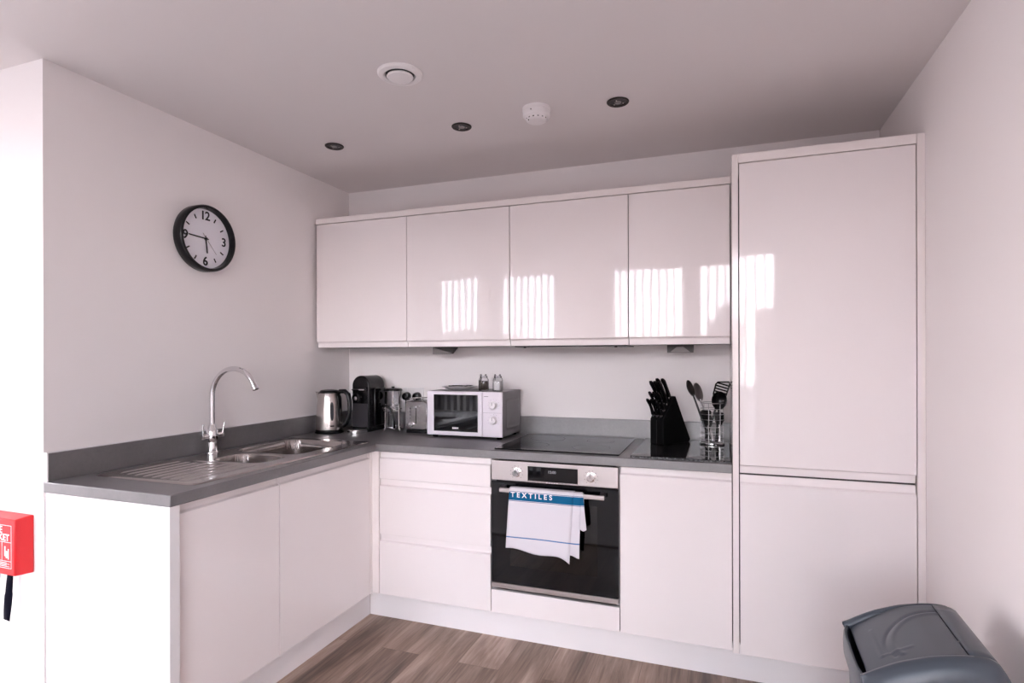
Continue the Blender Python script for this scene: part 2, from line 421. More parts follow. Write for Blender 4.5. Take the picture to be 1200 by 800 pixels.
# -- tall fridge housing
t = thing('tall_cabinet', 'tall white gloss fridge-freezer cabinet beside the right wall', 'cabinet')
B().box(2.2905, 2.3135, YT, -.001, ZB, 2.160).make('side_panel', 'panel', t, bevel=.001)
B().box(2.923, W-.0005, YT, YT+.02, ZB, 2.160).make('filler_strip', 'panel', t, bevel=.001)
B().box(2.3140, 2.9225, YT, -.001, 2.124, 2.160).make('top_panel', 'panel', t, bevel=.001)
cb = B(); cb.box(2.320, 2.336, YT+.026, -.002, ZB, 2.122).box(2.905, 2.921, YT+.026, -.002, ZB, 2.122).box(2.336, 2.905, YT+.026, -.002, ZB, ZB+.016).box(2.336, 2.905, YT+.026, -.002, .862, .888).box(2.336, 2.905, YT+.026, -.002, 2.106, 2.122).box(2.336, 2.905, -.008, -.002, ZB+.016, 2.106)
cb.make('carcass', 'shadowgap', t, smooth=False)
door_y('upper_door', 2.3175, 2.9195, .8755, 2.1205, YT, t, top=False, bot=True)
door_y('lower_door', 2.3175, 2.9195, ZB, .8685, YT, t, top=True)
# -- wall cabinets
WX = [.022, .6245, 1.2285, 1.8335, 2.2885]
WL = ['leftmost white gloss wall cabinet, in the corner above the kettle', 'white gloss wall cabinet above the toaster, second from the corner',
      'widest white gloss wall cabinet, over the hob with the extractor beneath', 'white gloss wall cabinet next to the tall unit, above the knife block']
for i in range(4):
    a, b_ = WX[i], WX[i+1]
    t = thing('wall_cabinet', WL[i], 'cabinet', (0,0,0), 0, 'wall cabinets')
    carcass_y(a+.0005, b_-.0005, YW+.023, -.001, 1.404, 2.124, t).data.materials[0] = M['carc']
    door_y('door', a+.002, b_-.0025, 1.4035, 2.121, YW, t, top=False, bot=True)
tag(B().box(.016, 2.2895, YW, -.001, 2.1255, 2.157).make('cornice', 'panel', bevel=.001), 'white cornice strip along the top of the wall cabinets', 'cornice')
# extractor under the third wall cabinet
t = thing('extractor_hood', 'slim dark extractor plate under the wall cabinet above the hob', 'extractor', (1.53, -.17, 1.3970))
B().box(-.285, .285, -.145, .145, 0, .0062).make('housing', 'graphite', t, bevel=.002)
B().box(-.23, .23, -.11, .11, -.0015, 0).make('filter', 'greysteel', t)
for x in (-.235, .235): B().lathe([(.007, -.005), (.007, 0)], (x, -.128, 0), 14).make('button', 'black', t)

# ================================================================== worktop
HX0, HX1, HY0, HY1 = .085, .535, -1.62, -.615
bm = B(); X = [.0005, HX0, HX1, .609, 2.2895]; Y = [-1.7725, HY0, HY1, YT, -.0005]
def filled(i, j):
    if i < 0 or j < 0 or i > 3 or j > 3: return False
    if i == 3 and j < 3: return False
    if i == 1 and j == 1: return False
    return True
vv = {}
def V(i, j, z):
    if (i, j, z) not in vv: vv[(i, j, z)] = bm.bm.verts.new((X[i], Y[j], ZC if z else ZTOP))
    return vv[(i, j, z)]
Y2 = Y[:]
for i in range(4):
    for j in range(4):
        if not filled(i, j): continue
        bm.bm.faces.new((V(i,j,1), V(i+1,j,1), V(i+1,j+1,1), V(i,j+1,1)))
        bm.bm.faces.new((V(i,j+1,0), V(i+1,j+1,0), V(i+1,j,0), V(i,j,0)))
        for (di, dj, a, b_) in ((-1,0,(0,1),(0,0)), (1,0,(1,0),(1,1)), (0,-1,(0,0),(1,0)), (0,1,(1,1),(0,1))):
            if not filled(i+di, j+dj):
                bm.bm.faces.new((V(i+a[0],j+a[1],0), V(i+b_[0],j+b_[1],0), V(i+b_[0],j+b_[1],1), V(i+a[0],j+a[1],1)))
wt = tag(bm.make('worktop', 'worktop', bevel=.003, smooth=True), 'L-shaped grey concrete-look laminate worktop with matching upstand', 'worktop')
B().box(.0005, .0172, -1.766, -.0172, ZC, 1.0085).make('upstand', 'worktop', wt, bevel=.001)
B().box(.0005, 2.2895, -.0172, -.0005, ZC, 1.0095).make('upstand', 'worktop', wt, bevel=.001)
sb = B().box(.0005, .0185, -1.7705, -1.766, ZC, 1.012).box(.0005, .006, -1.766, -.006, 1.0085, 1.0125)
sb.make('sealant', 'white', wt)['label'] = 'thin white sealant line'

# ================================================================== sink
SX0, SX1, SY0, SY1 = .060, .560, -1.645, -.590
def sd(x, y, x0, x1, y0, y1, r):
    qx = abs(x-(x0+x1)/2)-(x1-x0)/2+r; qy = abs(y-(y0+y1)/2)-(y1-y0)/2+r
    return math.hypot(max(qx, 0), max(qy, 0)) + min(max(qx, qy), 0) - r
BIG = (.115, .475, -1.045, -.655, .06); SML = (.215, .475, -1.265, -1.095, .05)
def sink_z(x, y):
    e = sd(x, y, SX0, SX1, SY0, SY1, .03)
    z = .0045
    if e > -.012: z = .0045*(1-((e+.012)/.012)**2) if e < 0 else 0
    # drainer: shallow tray with ribs
    dr = sd(x, y, .09, .50, -1.615, -1.29, .03)
    if dr < 0:
        z -= min(.004, -dr*.25)
        k = (x-.115)/.046
        if .115 < x < .48 and -1.60 < y < -1.305: z += .0038*max(0, math.cos(2*PI*k))**2*min(1, min(y+1.60, -1.305-y)/.03)
    for q, dep in ((BIG, .17), (SML, .11)):
        s_ = sd(x, y, *q)
        if s_ < .006: z -= .003*min(1, (.006-s_)/.006)
        if s_ < 0:
            f = min(1, -s_/.013); z -= dep*(1-(1-f)**2.2)**.9
    return max(z, -.175)
nx, ny = 152, 320
xs = [SX0+(SX1-SX0)*i/nx for i in range(nx+1)]; ys = [SY0+(SY1-SY0)*j/ny for j in range(ny+1)]
def corner(x, y, r=.03):
    cx = min(max(x, SX0+r), SX1-r); cy = min(max(y, SY0+r), SY1-r)
    d = math.hypot(x-cx, y-cy)
    if x != cx and y != cy and d > r: return cx+(x-cx)*r/d, cy+(y-cy)*r/d
    return x, y
regions = {'deck': [], 'bowl': [], 'half_bowl': []}
for i in range(nx):
    for j in range(ny):
        cx, cy = (xs[i]+xs[i+1])/2, (ys[j]+ys[j+1])/2
        k = 'bowl' if sd(cx, cy, *BIG) < 0 else 'half_bowl' if sd(cx, cy, *SML) < 0 else 'deck'
        regions[k].append((i, j))
sk = thing('sink', 'stainless steel one-and-a-half bowl sink with ribbed draining board', 'sink', (0,0,0))
for k, cells in regions.items():
    b = B(); vv = {}
    def vert(i, j):
        if (i, j) not in vv:
            x, y = corner(xs[i], ys[j]); vv[(i, j)] = b.bm.verts.new((x, y, ZC+.0005+sink_z(x, y)))
        return vv[(i, j)]
    for i, j in cells: b.bm.faces.new((vert(i,j), vert(i+1,j), vert(i+1,j+1), vert(i,j+1)))
    b.make(k if k != 'deck' else 'drainer_deck', 'sinksteel', sk, angle=60, recalc=False)
for (x, y, z) in ((.295, -.85, ZC-.168), (.345, -1.18, ZC-.108)):
    B().lathe([(.04, 0), (.04, .003), (.03, .004), (.027, .001), (.004, .001), (.004, .006), (.001, .007)], (x, y, z), 24).make('drain', 'chrome', sk)

# ================================================================== mixer tap
tp = thing('mixer_tap', 'tall chrome swan-neck mixer tap with two levers behind the sink', 'tap', (.073, -1.125, ZC+.004), 0)
B().lathe([(.027, 0), (.027, .004), (.021, .010), (.019, .05), (.026, .062), (.027, .085), (.024, .105), (.017, .118), (.0135, .13)], n=28).make('body', 'chrome', tp)
pts = [(0, 0, .12), (0, 0, .18), (0, 0, .225), (0, 0, .255)]
R0 = .128
for k in range(1, 23):
    a = PI - k*(PI*0.86)/22
    pts.append((R0+R0*math.cos(a), 0, .255+R0*math.sin(a)))
lx, lz = pts[-1][0], pts[-1][2]
sp = B().tube(pts, .0115, 16)
dx, dz = pts[-1][0]-pts[-2][0], pts[-1][2]-pts[-2][2]; q = math.hypot(dx, dz); dx /= q; dz /= q
sp.make('spout', 'chrome', tp, angle=50)
B().tube([(lx-.002*dx, 0, lz-.002*dz), (lx+.020*dx, 0, lz+.020*dz)], .0135, 16).make('aerator', 'chrome', tp)
for s_ in (-1, 1):
    lv = B().tube([(0, .020*s_, .078), (0, .050*s_, .078)], [.012, .011], 14).tube([(0, .050*s_, .078), (0, .057*s_, .078)], [.014, .012], 14)
    lv.tube([(.004, .052*s_, .078), (.006, .055*s_, .10), (.010, .059*s_, .135)], [.005, .0042, .004], 10)
    lv.make('lever', 'chrome', tp, angle=45)

# ================================================================== oven, hob
OY = YD+.015
ov = thing('oven', 'built-in stainless steel oven with black glass door under the hob', 'oven', (1.530, OY, .2575))
w2 = .2965
B().box(-.28, .28, .0, .40, .035, .60).make('housing', 'shadowgap', ov, smooth=False)
cpn = B().box(-w2, w2, -.020, 0, .5145, .6065).make('control_panel', 'brushed', ov, bevel=.002)
dsp = B().box(-.117, .117, -.0225, -.020, .522, .588).make('display', 'blackgloss', cpn, bevel=.001)
B().box(-.117, .117, -.024, -.0225, .515, .521).make('display_trim', 'chrome', cpn, bevel=.0005)
dg = text_mesh('12:00', .017, .0003, bold=.0005); dg.xf(Matrix.Translation((-.002, -.0228, .566)) @ FACE_NEG_Y); dg.make('digits', 'greyscreen', cpn, smooth=False)
for k in range(5): 
    B().box(-.028+k*.012, -.022+k*.012, -.0246, -.024, .5165, .5195).make('touch_mark', 'labelwhite', cpn, smooth=False)
for x in (-.171, .177):
    kb = B().lathe([(.021, 0), (.021, -.003), (.0165, -.004), (.0155, -.022), (.013, -.024), (.0001, -.024)], (x, -.020, .5555), 28, 'Y').make('knob', 'chrome', ov)
    B().box(x-.001, x+.001, -.0445, -.044, .5555, .569).make('pointer', 'graphite', kb, smooth=False)
    for k in range(10):
        a = math.radians(-140+31*k)
        B().box(x+.030*math.sin(a)-.0013, x+.030*math.sin(a)+.0013, -.0206, -.020, .5555+.030*math.cos(a)-.0013, .5555+.030*math.cos(a)+.0013).make('dial_mark', 'graphite', cpn, smooth=False)
dr = B().box(-w2, -.205, -.020, -.004, .036, .5085).box(.205, w2, -.020, -.004, .036, .5085).box(-.205, .205, -.020, -.004, .036, .12).box(-.205, .205, -.020, -.004, .43, .5085).make('door', 'blackgloss', ov, smooth=False)
B().box(-.205, .205, -.0195, -.0165, .12, .43).make('door_window', 'ovenglass', dr, smooth=False)
B().box(-w2, w2, -.022, -.002, .012, .034).make('trim_strip', 'brushed', ov, bevel=.001)
for z in (.20, .235, .31):
    sh = B()
    sh.tube([(-.20, -.010, z), (.20, -.010, z)], .002, 6)
    for k in range(9): sh.tube([(-.18+.045*k, -.010, z), (-.18+.045*k, -.002, z)], .0012, 6)
    sh.make('shelf_rail', 'chrome', ov)
hd = B().box(-.243, .243, -.062, -.050, .468, .488).make('handle', 'brushed', ov, bevel=.003)
for x in (-.232, .232): B().prism([(-.0505, .470), (-.0505, .486), (-.020, .497), (-.020, .476)], 0, x-.012, x+.012).make('handle_bracket', 'graphite', hd, bevel=.001)

hob = tag(B().prism(rrect(1.236, 1.826, -.583, -.060, .006), 2, ZC+.0004, ZC+.006).make('hob', 'hobglass', bevel=.0015), 'black glass induction hob set in the worktop over the oven', 'hob')
for (x, y, r_) in ((1.39, -.20, .09), (1.67, -.20, .07), (1.39, -.43, .07), (1.67, -.43, .09)):
    b = B(); P0 = [(x+r_*math.cos(2*PI*k/48), y+r_*math.sin(2*PI*k/48)) for k in range(48)]; P1 = [(x+(r_-.0012)*math.cos(2*PI*k/48), y+(r_-.0012)*math.sin(2*PI*k/48)) for k in range(48)]
    z = ZC+.00615
    b.rings([[(p_[0], p_[1], z) for p_ in P0], [(p_[0], p_[1], z) for p_ in P1]], False, False).make('zone_mark', 'graphite', hob, smooth=False)

# ================================================================== tea towel on the oven handle
tw = thing('tea_towel', 'white tea towel with blue lettered band folded over oven handle', 'towel', (0,0,0))
YH0 = OY-.062; YH1 = OY-.050; ZH = .2575+.488       # bar front, bar back, bar top
def flap(name, xt0, xt1, xb0, xb1, zb0, zb1, off, amp, ph, vend, back=True, tip=0):
    rows = []; nu, nv = 24, 40; b = B(); uvs = {}
    path_top = []
    for j in range(nv+1):
        v = j/nv; row = []
        for i in range(nu+1):
            u = i/nu
            xt, xb = xt0+(xt1-xt0)*u, xb0+(xb1-xb0)*u
            zb = zb0+(zb1-zb0)*u - tip*max(0, (u-.8)/.2)**2 + .006*math.sin(u*9+ph)
            x = xt+(xb-xt)*v; z = ZH+off*.6+.0015 - (ZH-zb)*v
            y = YH0-off-.002 - amp*v*math.sin(u*PI*2.2+ph+v*1.1) - .010*v*(1-v)
            row.append((x, y, z))
        rows.append(row)
    if back:
        top = [[(xt0+(xt1-xt0)*i/nu, YH0-off-.002+(YH1-YH0+2*off+.004)*s_, ZH+off*.6+.0015+.002*math.sin(PI*s_)) for i in range(nu+1)] for s_ in (1, .75, .5, .25)]
        bk = [[(xt0+(xt1-xt0)*i/nu, YH1+off+.002, ZH-.10*s_) for i in range(nu+1)] for s_ in (1, .66, .33)]
        rows = bk+top+rows
    b.grid(rows)
    lay = b.bm.loops.layers.uv.new('UVMap')
    for f in b.bm.faces:
        for lp in f.loops:
            z = lp.vert.co.z; yv = lp.vert.co.y
            vv_ = (ZH-z)/(ZH-zb0)*vend if yv < YH0 else 0
            lp[lay].uv = (lp.vert.co.x*2, max(0, vv_))
    o = b.make(name, 'towel', tw, solid=.0022, angle=60, recalc=False)
    return o
flap('front_fold', 1.343, 1.640, 1.325, 1.622, .470, .448, .0085, .0035, .4, 1.0, tip=.016)
flap('middle_fold', 1.600, 1.674, 1.560, 1.664, .468, .466, .0050, .003, 2.0, 1.0)
flap('back_fold', 1.630, 1.681, 1.630, 1.696, .592, .588, .0016, .002, 4.0, .56)
tx = text_mesh('TEXTILES', .031, .0004, 'LEFT', 1.62, .0006)
tx.xf(Matrix.Translation((1.350, YH0-.0142, ZH+.0066-.0300)) @ FACE_NEG_Y)
tx.make('lettering', 'labelwhite', tw, smooth=False)['label'] = 'white woven letters on the blue band'

# ================================================================== granite board, knife block, utensils
cb = tag(B().prism(rrect(1.878, 2.284, -.612, -.055, .008), 2, ZC+.0005, ZC+.0105).make('chopping_board', 'granite', bevel=.0008), 'polished black granite worktop saver beside the tall unit', 'board')
e = B()
for k in range(60):
    x = 1.882+.4*k/60; h_ = random.uniform(.004, .0095)
    e.box(x, x+.0066, -.6135, -.6121, ZC+.001, ZC+.001+h_)
e.make('rough_edge', 'graniteedge', cb, smooth=False)['label'] = 'rough chipped front edge'
ZBD = ZC+.0105
KA = Vector((1.921, -.235)); kd = Vector((.574, .819)); kw = Vector((.819, -.574))   # depth and width directions
KM = Matrix(((kw.x, kd.x, 0, KA.x), (kw.y, kd.y, 0, KA.y), (0, 0, 1, ZBD), (0, 0, 0, 1)))
kb = thing('knife_block', 'black slanted knife block holding black-handled knives', 'knife block', (0,0,0))
prof = [(0, 0), (.192, 0), (.205, .012), (.093, .232), (.082, .232), (0, .122)]
o = B().prism(prof, 0, 0, .080).xf(KM).make('body', 'blackmatte', kb, bevel=.003)
B().box(.0385, .0415, -.0008, .0006, .004, .118).xf(KM).make('front_groove', 'graphite', kb)
ax = Vector((0, -.112, .22)).normalized()      # knives slide in parallel to the leaning back
nrm = Vector((0, .110, -.082)) # along slope
def slot(u, s_): # u across, s_ along the slanted top 0..1 from the low front edge
    return Vector((.080*u, .082*s_, .122+.110*s_))
knife_mesh = {}
def knife(u, s_, ln, th, label, steel=False, twist=0):
    p0 = slot(u, s_); tip = p0+ax*ln
    side = Vector((1, 0, 0)); up = ax.cross(side)
    t = thing('kitchen_knife', label, 'knife', (0,0,0), 0, 'knives in the block')
    pts = []; rad = []
    for k in range(11):
        f = k/10
        bend = .004*math.sin(f*PI) - .003*f*f
        pts.append(p0+ax*(.012+(ln-.012)*f)+up*bend)
        rad.append(th*(.86+.10*math.cos(2*PI*f)+.10*f) * (1 if f < .85 else .95 if f < .95 else .62))
    b = B().tube(pts, rad, 10, flat=.62); b.xf(KM); h_ = b.make('handle', 'black', t, angle=60)
    b = B().tube([p0+ax*.0028, p0+ax*.013], [th*.75, th*.8], 10, flat=.5); b.xf(KM); b.make('bolster', 'chrome' if steel else 'greysteel', t, angle=60)
    for f in (.3, .55, .8):
        c = pts[int(f*10)]; b = B().tube([c-side*th*.75, c+side*th*.75], .0022, 8); b.xf(KM); b.make('rivet', 'greysteel', h_)
row_l = ['bottom row, nearest the hob', 'bottom row, middle slot', 'bottom row, nearest the utensil caddy']
for k, u in enumerate((.20, .50, .80)): knife(u, .10, .100, .0108, 'small black knife handle in the block, '+row_l[k])
row_l = ['second row up, nearest the hob', 'second row up, middle slot', 'second row up, nearest the utensil caddy']
for k, u in enumerate((.20, .50, .80)): knife(u, .34, .108, .0108, 'small black knife handle in the block, '+row_l[k])
row_l = ['third row up, nearest the hob', 'third row up, middle slot', 'third row up, nearest the utensil caddy']
for k, u in enumerate((.17, .48, .79)): knife(u, .61, .132, .0128, 'large black knife handle in the block, '+row_l[k], k == 2)
row_l = ['top row at left', 'top row at right with steel bolster']
for k, u in enumerate((.33, .74)): knife(u, .88, .112, .0135, 'large black knife handle in the block, '+row_l[k], k == 1)

CX, CY, CR = 2.206, -.150, .054
cd = thing('utensil_caddy', 'round chrome wire caddy holding kitchen utensils beside the tall unit', 'caddy', (CX, CY, ZBD))
def ring(z, r_, wr): return B().tube([(r_*math.cos(2*PI*k/32), r_*math.sin(2*PI*k/32), z) for k in range(32)], wr, 6, closed=True)
for z, wr in ((.2, .0022), (.172, .0014), (.146, .0014), (.12, .0014), (.085, .0014), (.055, .0014), (.028, .0014)): ring(z, CR, wr).make('wire_ring', 'wire', cd)
ring(.006, CR+.002, .003).make('base_ring', 'chrome', cd)
B().lathe([(CR, .004), (CR, .007)], n=32).make('base_plate', 'greysteel', cd)
for k in range(6):
    a = 2*PI*k/6+.25
    B().tube([(CR*math.cos(a), CR*math.sin(a), .006), (CR*math.cos(a), CR*math.sin(a), .2)], .0013, 6).make('upright', 'wire', cd)
for k in range(3):
    a = 2*PI*k/3-1.2; B().ball((CR*math.cos(a), CR*math.sin(a), .0028), .0028, 6).make('foot', 'chrome', cd)
ZU = ZBD+.008
def utensil(name, label, foot, head, mat_h, shape, mat_head=None, r=.005, tw_=0, size=1.0):
    p0 = Vector((CX+foot[0], CY+foot[1], ZU)); p1 = Vector(head); ax_ = (p1-p0).normalized()
    t = thing(name, label, 'utensil', p0, 0, 'utensils in the wire caddy')
    ln = (p1-p0).length
    hs = {'slot': .105, 'bowl': .085, 'ladle': .085, 'flat': .095}[shape]*size
    B().tube([Vector((0,0,r+.002)), ax_*(ln*.45), ax_*(ln-hs*.9)], [r*1.25, r*1.05, r*.75], 10, flat=.7).make('handle', mat_h, t, angle=50)
    # local frame for the head: y' along axis, x' across, z' normal (towards the camera)
    view = Vector((2.24, -3.1, 1.34))-p1; nz = (view-ax_*view.dot(ax_)).normalized(); nz = Matrix.Rotation(tw_, 3, ax_) @ nz; nx_ = ax_.cross(nz)
    o = ax_*(ln-hs)
    F = Matrix(((nx_.x, ax_.x, nz.x, o.x), (nx_.y, ax_.y, nz.y, o.y), (nx_.z, ax_.z, nz.z, o.z), (0,0,0,1)))
    b = B(); mh = mat_head or mat_h
    if shape in ('bowl', 'ladle'):
        rows = []; wd = .030*size if shape == 'bowl' else .036*size; dp = .014*size if shape == 'bowl' else .024*size
        for j in range(13):
            rr = j/12; row = []
            for k in range(25):
                a = 2*PI*k/24
                row.append((wd*rr*math.sin(a), hs*.5+hs*.5*rr*math.cos(a)*(1 if math.cos(a) > 0 else 1.05), dp*(rr*rr-1)))
            rows.append(row)
        b.grid(rows); b.xf(F); bmesh.ops.remove_doubles(b.bm, verts=b.bm.verts, dist=1e-5); b.make('bowl', mh, t, solid=.0022, angle=70)
    else:
        w0, w1 = .022*size, .040*size
        if shape == 'slot':
            out = [(-w0*.5, 0), (w0*.5, 0), (w1*.95, hs*.35), (w1, hs*.93), (w1*.75, hs), (-w1*.8, hs*.86), (-w1, hs*.75), (-w1*.95, hs*.3)]
            # frame and diagonal bars so that the slots are open
            b.tube([(x_, y_, 0) for x_, y_ in out], .0035, 8, closed=True)
            for k in range(6):
                y_ = hs*(.20+.125*k); b.box(-w1*.93, w1*.93, y_-.0035, y_+.0035, -.0012, .0012)
            b.prism([(-w0*.5, 0), (w0*.5, 0), (w1*.9, hs*.30), (-w1*.9, hs*.26)], 2, -.0012, .0012)
        else:
            b.prism([(-w0*.5, 0), (w0*.5, 0), (w1*.8, hs*.4), (w1*.8, hs*.9), (w1*.6, hs), (-w1*.6, hs), (-w1*.8, hs*.9), (-w1*.8, hs*.4)], 2, -.0012, .0012)
        b.xf(F); b.make('blade', mh, t, angle=40)
utensil('slotted_turner', 'black slotted turner in the caddy, tallest and nearest the tall unit', (-.030, .018), (2.262, -.115, 1.228), 'black', 'slot', tw_=.75, size=1.05)
utensil('serving_spoon', 'black solid serving spoon standing in front of the slotted turner', (.020, -.028), (2.243, -.180, 1.178), 'black', 'ladle', tw_=.3, size=1.0)
utensil('serving_spoon', 'dark steel spoon leaning furthest left out of the caddy', (-.005, -.030), (2.094, -.165, 1.230), 'black', 'bowl', 'gunmetal', tw_=1.05, size=.95)
utensil('ladle', 'grey steel ladle leaning left, just behind the leftmost spoon', (.004, .043), (2.128, -.092, 1.214), 'greysteel', 'bowl', 'greysteel', tw_=.95, size=1.1)
utensil('spatula', 'short black spatula low inside the wire caddy at its left', (-.025, -.008), (2.178, -.156, 1.085), 'black', 'flat', tw_=.2, size=.8)
utensil('peeler', 'short steel peeler low inside the wire caddy at its right', (.034, .000), (2.240, -.150, 1.075), 'chrome', 'flat', 'blackgloss', tw_=-.3, size=.7)

# ================================================================== microwave and what stands on it
mw = thing('microwave', 'white microwave oven with black window and two dials', 'microwave', (.955, -.318, ZC+.0005))
w2, dpt, h0, h1 = .2205, .296, .014, .252
B().box(-w2, w2, .012, dpt, h0, h1).make('casing', 'mwside', mw, bevel=.004)
for x in (-.19, .19):
    for y in (.04, .26): B().lathe([(.014, 0), (.016, h0)], (x, y, 0), 14).make('foot', 'black', mw)
fr = B().box(-w2, .106, 0, .0115, h0, h1).make('door', 'mw', mw, bevel=.003)
B().box(-.178, .082, -.0014, 0, h0+.022, h1-.018).make('door_window', 'blackgloss', fr, bevel=.0005)
lg = B()
for k in range(5): lg.box(-.066+k*.0075, -.0605+k*.0075, -.0020, -.0014, h0+.036, h0+.0455)
lg.make('logo', 'labelwhite', fr, smooth=False)
pn = B().box(.108, w2, 0, .0115, h0, h1).make('control_panel', 'mw', mw, bevel=.003)
for z in (.180, .101):
    kb_ = B().lathe([(.0225, 0), (.0225, -.003), (.019, -.006), (.018, -.022), (.015, -.0245), (.0001, -.0245)], (.172, 0, z+.002), 28, 'Y').make('dial', 'white', mw)
    B().box(.1705, .1735, -.0252, -.0242, z+.002, z+.018).make('pointer', 'mwside', kb_, smooth=False)
B().box(.112, .216, -.0006, 0, .1415, .1425).make('divider_line', 'mwside', pn, smooth=False)
B().box(.118, .142, -.0006, 0, .226, .229).make('print_mark', 'mwside', pn, smooth=False)
for k in range(9):
    a = math.radians(-120+30*k)
    for z in (.182, .103): B().box(.172+.031*math.sin(a)-.001, .172+.031*math.sin(a)+.001, -.0005, 0, z+.031*math.cos(a)-.001, z+.031*math.cos(a)+.001).make('dial_mark', 'mwside', pn, smooth=False)
sp = B()
P0 = rrect(.05, .265, .045, .215, .02); P1 = rrect(.062, .253, .057, .203, .016); P2 = rrect(.070, .245, .065, .195, .012)
sp.rings([[(w2, a, b_) for a, b_ in P0], [(w2+.003, a, b_) for a, b_ in P1], [(w2+.0005, a, b_) for a, b_ in P2]], False, True)
sp.make('side_pressing', 'mwside', mw, angle=20)
ZM = ZC+h1+.0008
sc = thing('saucer', 'small white saucer on top of the microwave, left of the jars', 'saucer', (.868, -.185, ZM))
B().lathe([(.035, 0), (.045, .003), (.080, .013), (.100, .020), (.1005, .0215), (.080, .0155), (.044, .0055), (.0001, .004)], n=40).make('dish', 'white', sc)
def spoon(label, loc, rz, tilt):
    t = thing('teaspoon', label, 'spoon', loc, rz, 'spoons on the saucer')
    B().tube([(-.055, 0, .0035), (0, 0, .0045), (.03, 0, .0035)], [.0032, .0022, .002], 8, flat=.6).make('handle', 'graphite', t, angle=60)
    b = B(); rows = []
    for j in range(7):
        rr = j/6; rows.append([(.045+.020*rr*math.cos(2*PI*k/20), .013*rr*math.sin(2*PI*k/20), .0015+.005*rr*rr) for k in range(21)])
    b.grid(rows); bmesh.ops.remove_doubles(b.bm, verts=b.bm.verts, dist=1e-5); b.make('bowl', 'graphite', t, solid=.0012, angle=60)
spoon('dark teaspoon lying on the saucer, bowl towards the jars', (.868, -.205, ZM+.0185), .12, 0)
spoon('dark teaspoon lying at the back of the saucer', (.872, -.165, ZM+.0185), .35, 0)
def jar(label, loc, fill):
    t = thing('jar', label, 'jar', loc, 0, 'glass jars on the microwave')
    sq = rrect(-.023, .023, -.023, .023, .007, 4); 
    def rg(k, z): return [(x*k, y*k, z) for x, y in sq]
    B().rings([rg(.94, 0), rg(1, .003), rg(1, .058), rg(.86, .066), rg(.80, .070)]).make('glass', 'jar', t, angle=40)
    B().rings([rg(.82, .004), rg(.88, .007), rg(.88, .050), rg(.80, .052)]).make('contents', fill, t, angle=40)
    B().lathe([(.020, .0705), (.021, .073), (.020, .079), (.012, .081)], n=20).make('lid', 'beaker', t)
    for s_ in (-1, 1): B().ball((.014*s_, -.006, .0845), .0058, 8).make('clip', 'greysteel', t)
    B().tube([(.0235, -.004, .048), (.026, -.004, .055), (.0255, -.004, .064), (.020, -.004, .073)], .0018, 8).make('wire_bail', 'greysteel', t)
jar('small glass jar of dark peppercorns on the microwave', (1.022, -.200, ZM), 'pepper')
jar('small glass jar of white salt on the microwave, nearest the hob', (1.106, -.200, ZM), 'salt')

# ================================================================== toaster, cafetiere, coffee machine, kettle, socket
to = thing('toaster', 'stainless steel two-slot toaster beside the microwave', 'toaster', (.600, -.118, ZC+.0005), 0)
sq = rrect(-.073, .073, .020, .183, .024, 8)
B().prism(sq, 1, -.085, .085).make('body', 'toaster', to, bevel=.006)
B().box(-.066, .066, -.080, .080, 0, .0195).make('base', 'black', to, bevel=.003)
B().box(-.0022, .0022, -.0862, -.085, .055, .150).make('lever_slot', 'black', to, smooth=False)
B().box(-.016, .016, -.105, -.0865, .146, .156).make('lever', 'chrome', to, bevel=.003)
B().lathe([(.014, 0), (.014, -.004), (.012, -.016), (.0001, -.017)], (-.030, -.0851, .048), 24, 'Y').make('browning_dial', 'chrome', to)
for k in range(4): B().lathe([(.0042, 0), (.004, -.003), (.0001, -.003)], (-.036, -.0851, .085+.019*k), 12, 'Y').make('button', 'graphite', to)
B().box(.0665, .0715, -.0868, -.085, .026, .172).make('edge_trim', 'chrome', to, bevel=.001)
for x in (-.03, .03): B().box(x-.014, x+.014, -.065, .065, .1825, .1838).make('bread_slot', 'black', to, smooth=False)
wr = B()
for y in (-.06, .0): wr.tube([(-.055, y, .184), (-.055, y, .196), (.075, y, .205), (.075, y, .184)], .0022, 8)
wr.tube([(-.055, -.06, .196), (-.055, .0, .196)], .0022, 8).tube([(.075, -.06, .205), (.075, 0, .205)], .0022, 8)
wr.make('warming_rack', 'chrome', to)

cf = thing('cafetiere', 'glass cafetiere with black lid between coffee machine and toaster', 'cafetiere', (.407, -.135, ZC+.0005))
cr = .050
B().lathe([(cr-.004, .012), (cr, .018), (cr, .226), (cr+.003, .235)], n=36, cap1=False).make('beaker', 'beaker', cf)
B().lathe([(cr+.006, .236), (cr+.006, .244), (cr, .250), (.012, .254), (.006, .256)], n=36).make('lid', 'black', cf)
B().lathe([(.010, .2565), (.011, .259), (.008, .262), (.0001, .2625)], n=16).make('plunger_knob', 'black', cf)
B().lathe([(cr-.006, .150), (cr-.006, .154)], n=30).tube([(0, 0, .154), (0, 0, .238)], .003, 8).make('plunger', 'chrome', cf)
for k in range(4):
    a = -1.95+k*PI/2
    ca, sa = math.cos(a), math.sin(a)
    B().tube([((cr+.014)*ca, (cr+.014)*sa, .003), ((cr+.005)*ca, (cr+.005)*sa, .02), ((cr+.004)*ca, (cr+.004)*sa, .125), ((cr+.003)*ca, (cr+.003)*sa, .16)], .004, 8, flat=.7).make('frame_leg', 'chrome', cf)
for z in (.022, .130): B().tube([((cr+.003)*math.cos(2*PI*k/36), (cr+.003)*math.sin(2*PI*k/36), z) for k in range(36)], .0028, 6, closed=True).make('frame_band', 'chrome', cf)
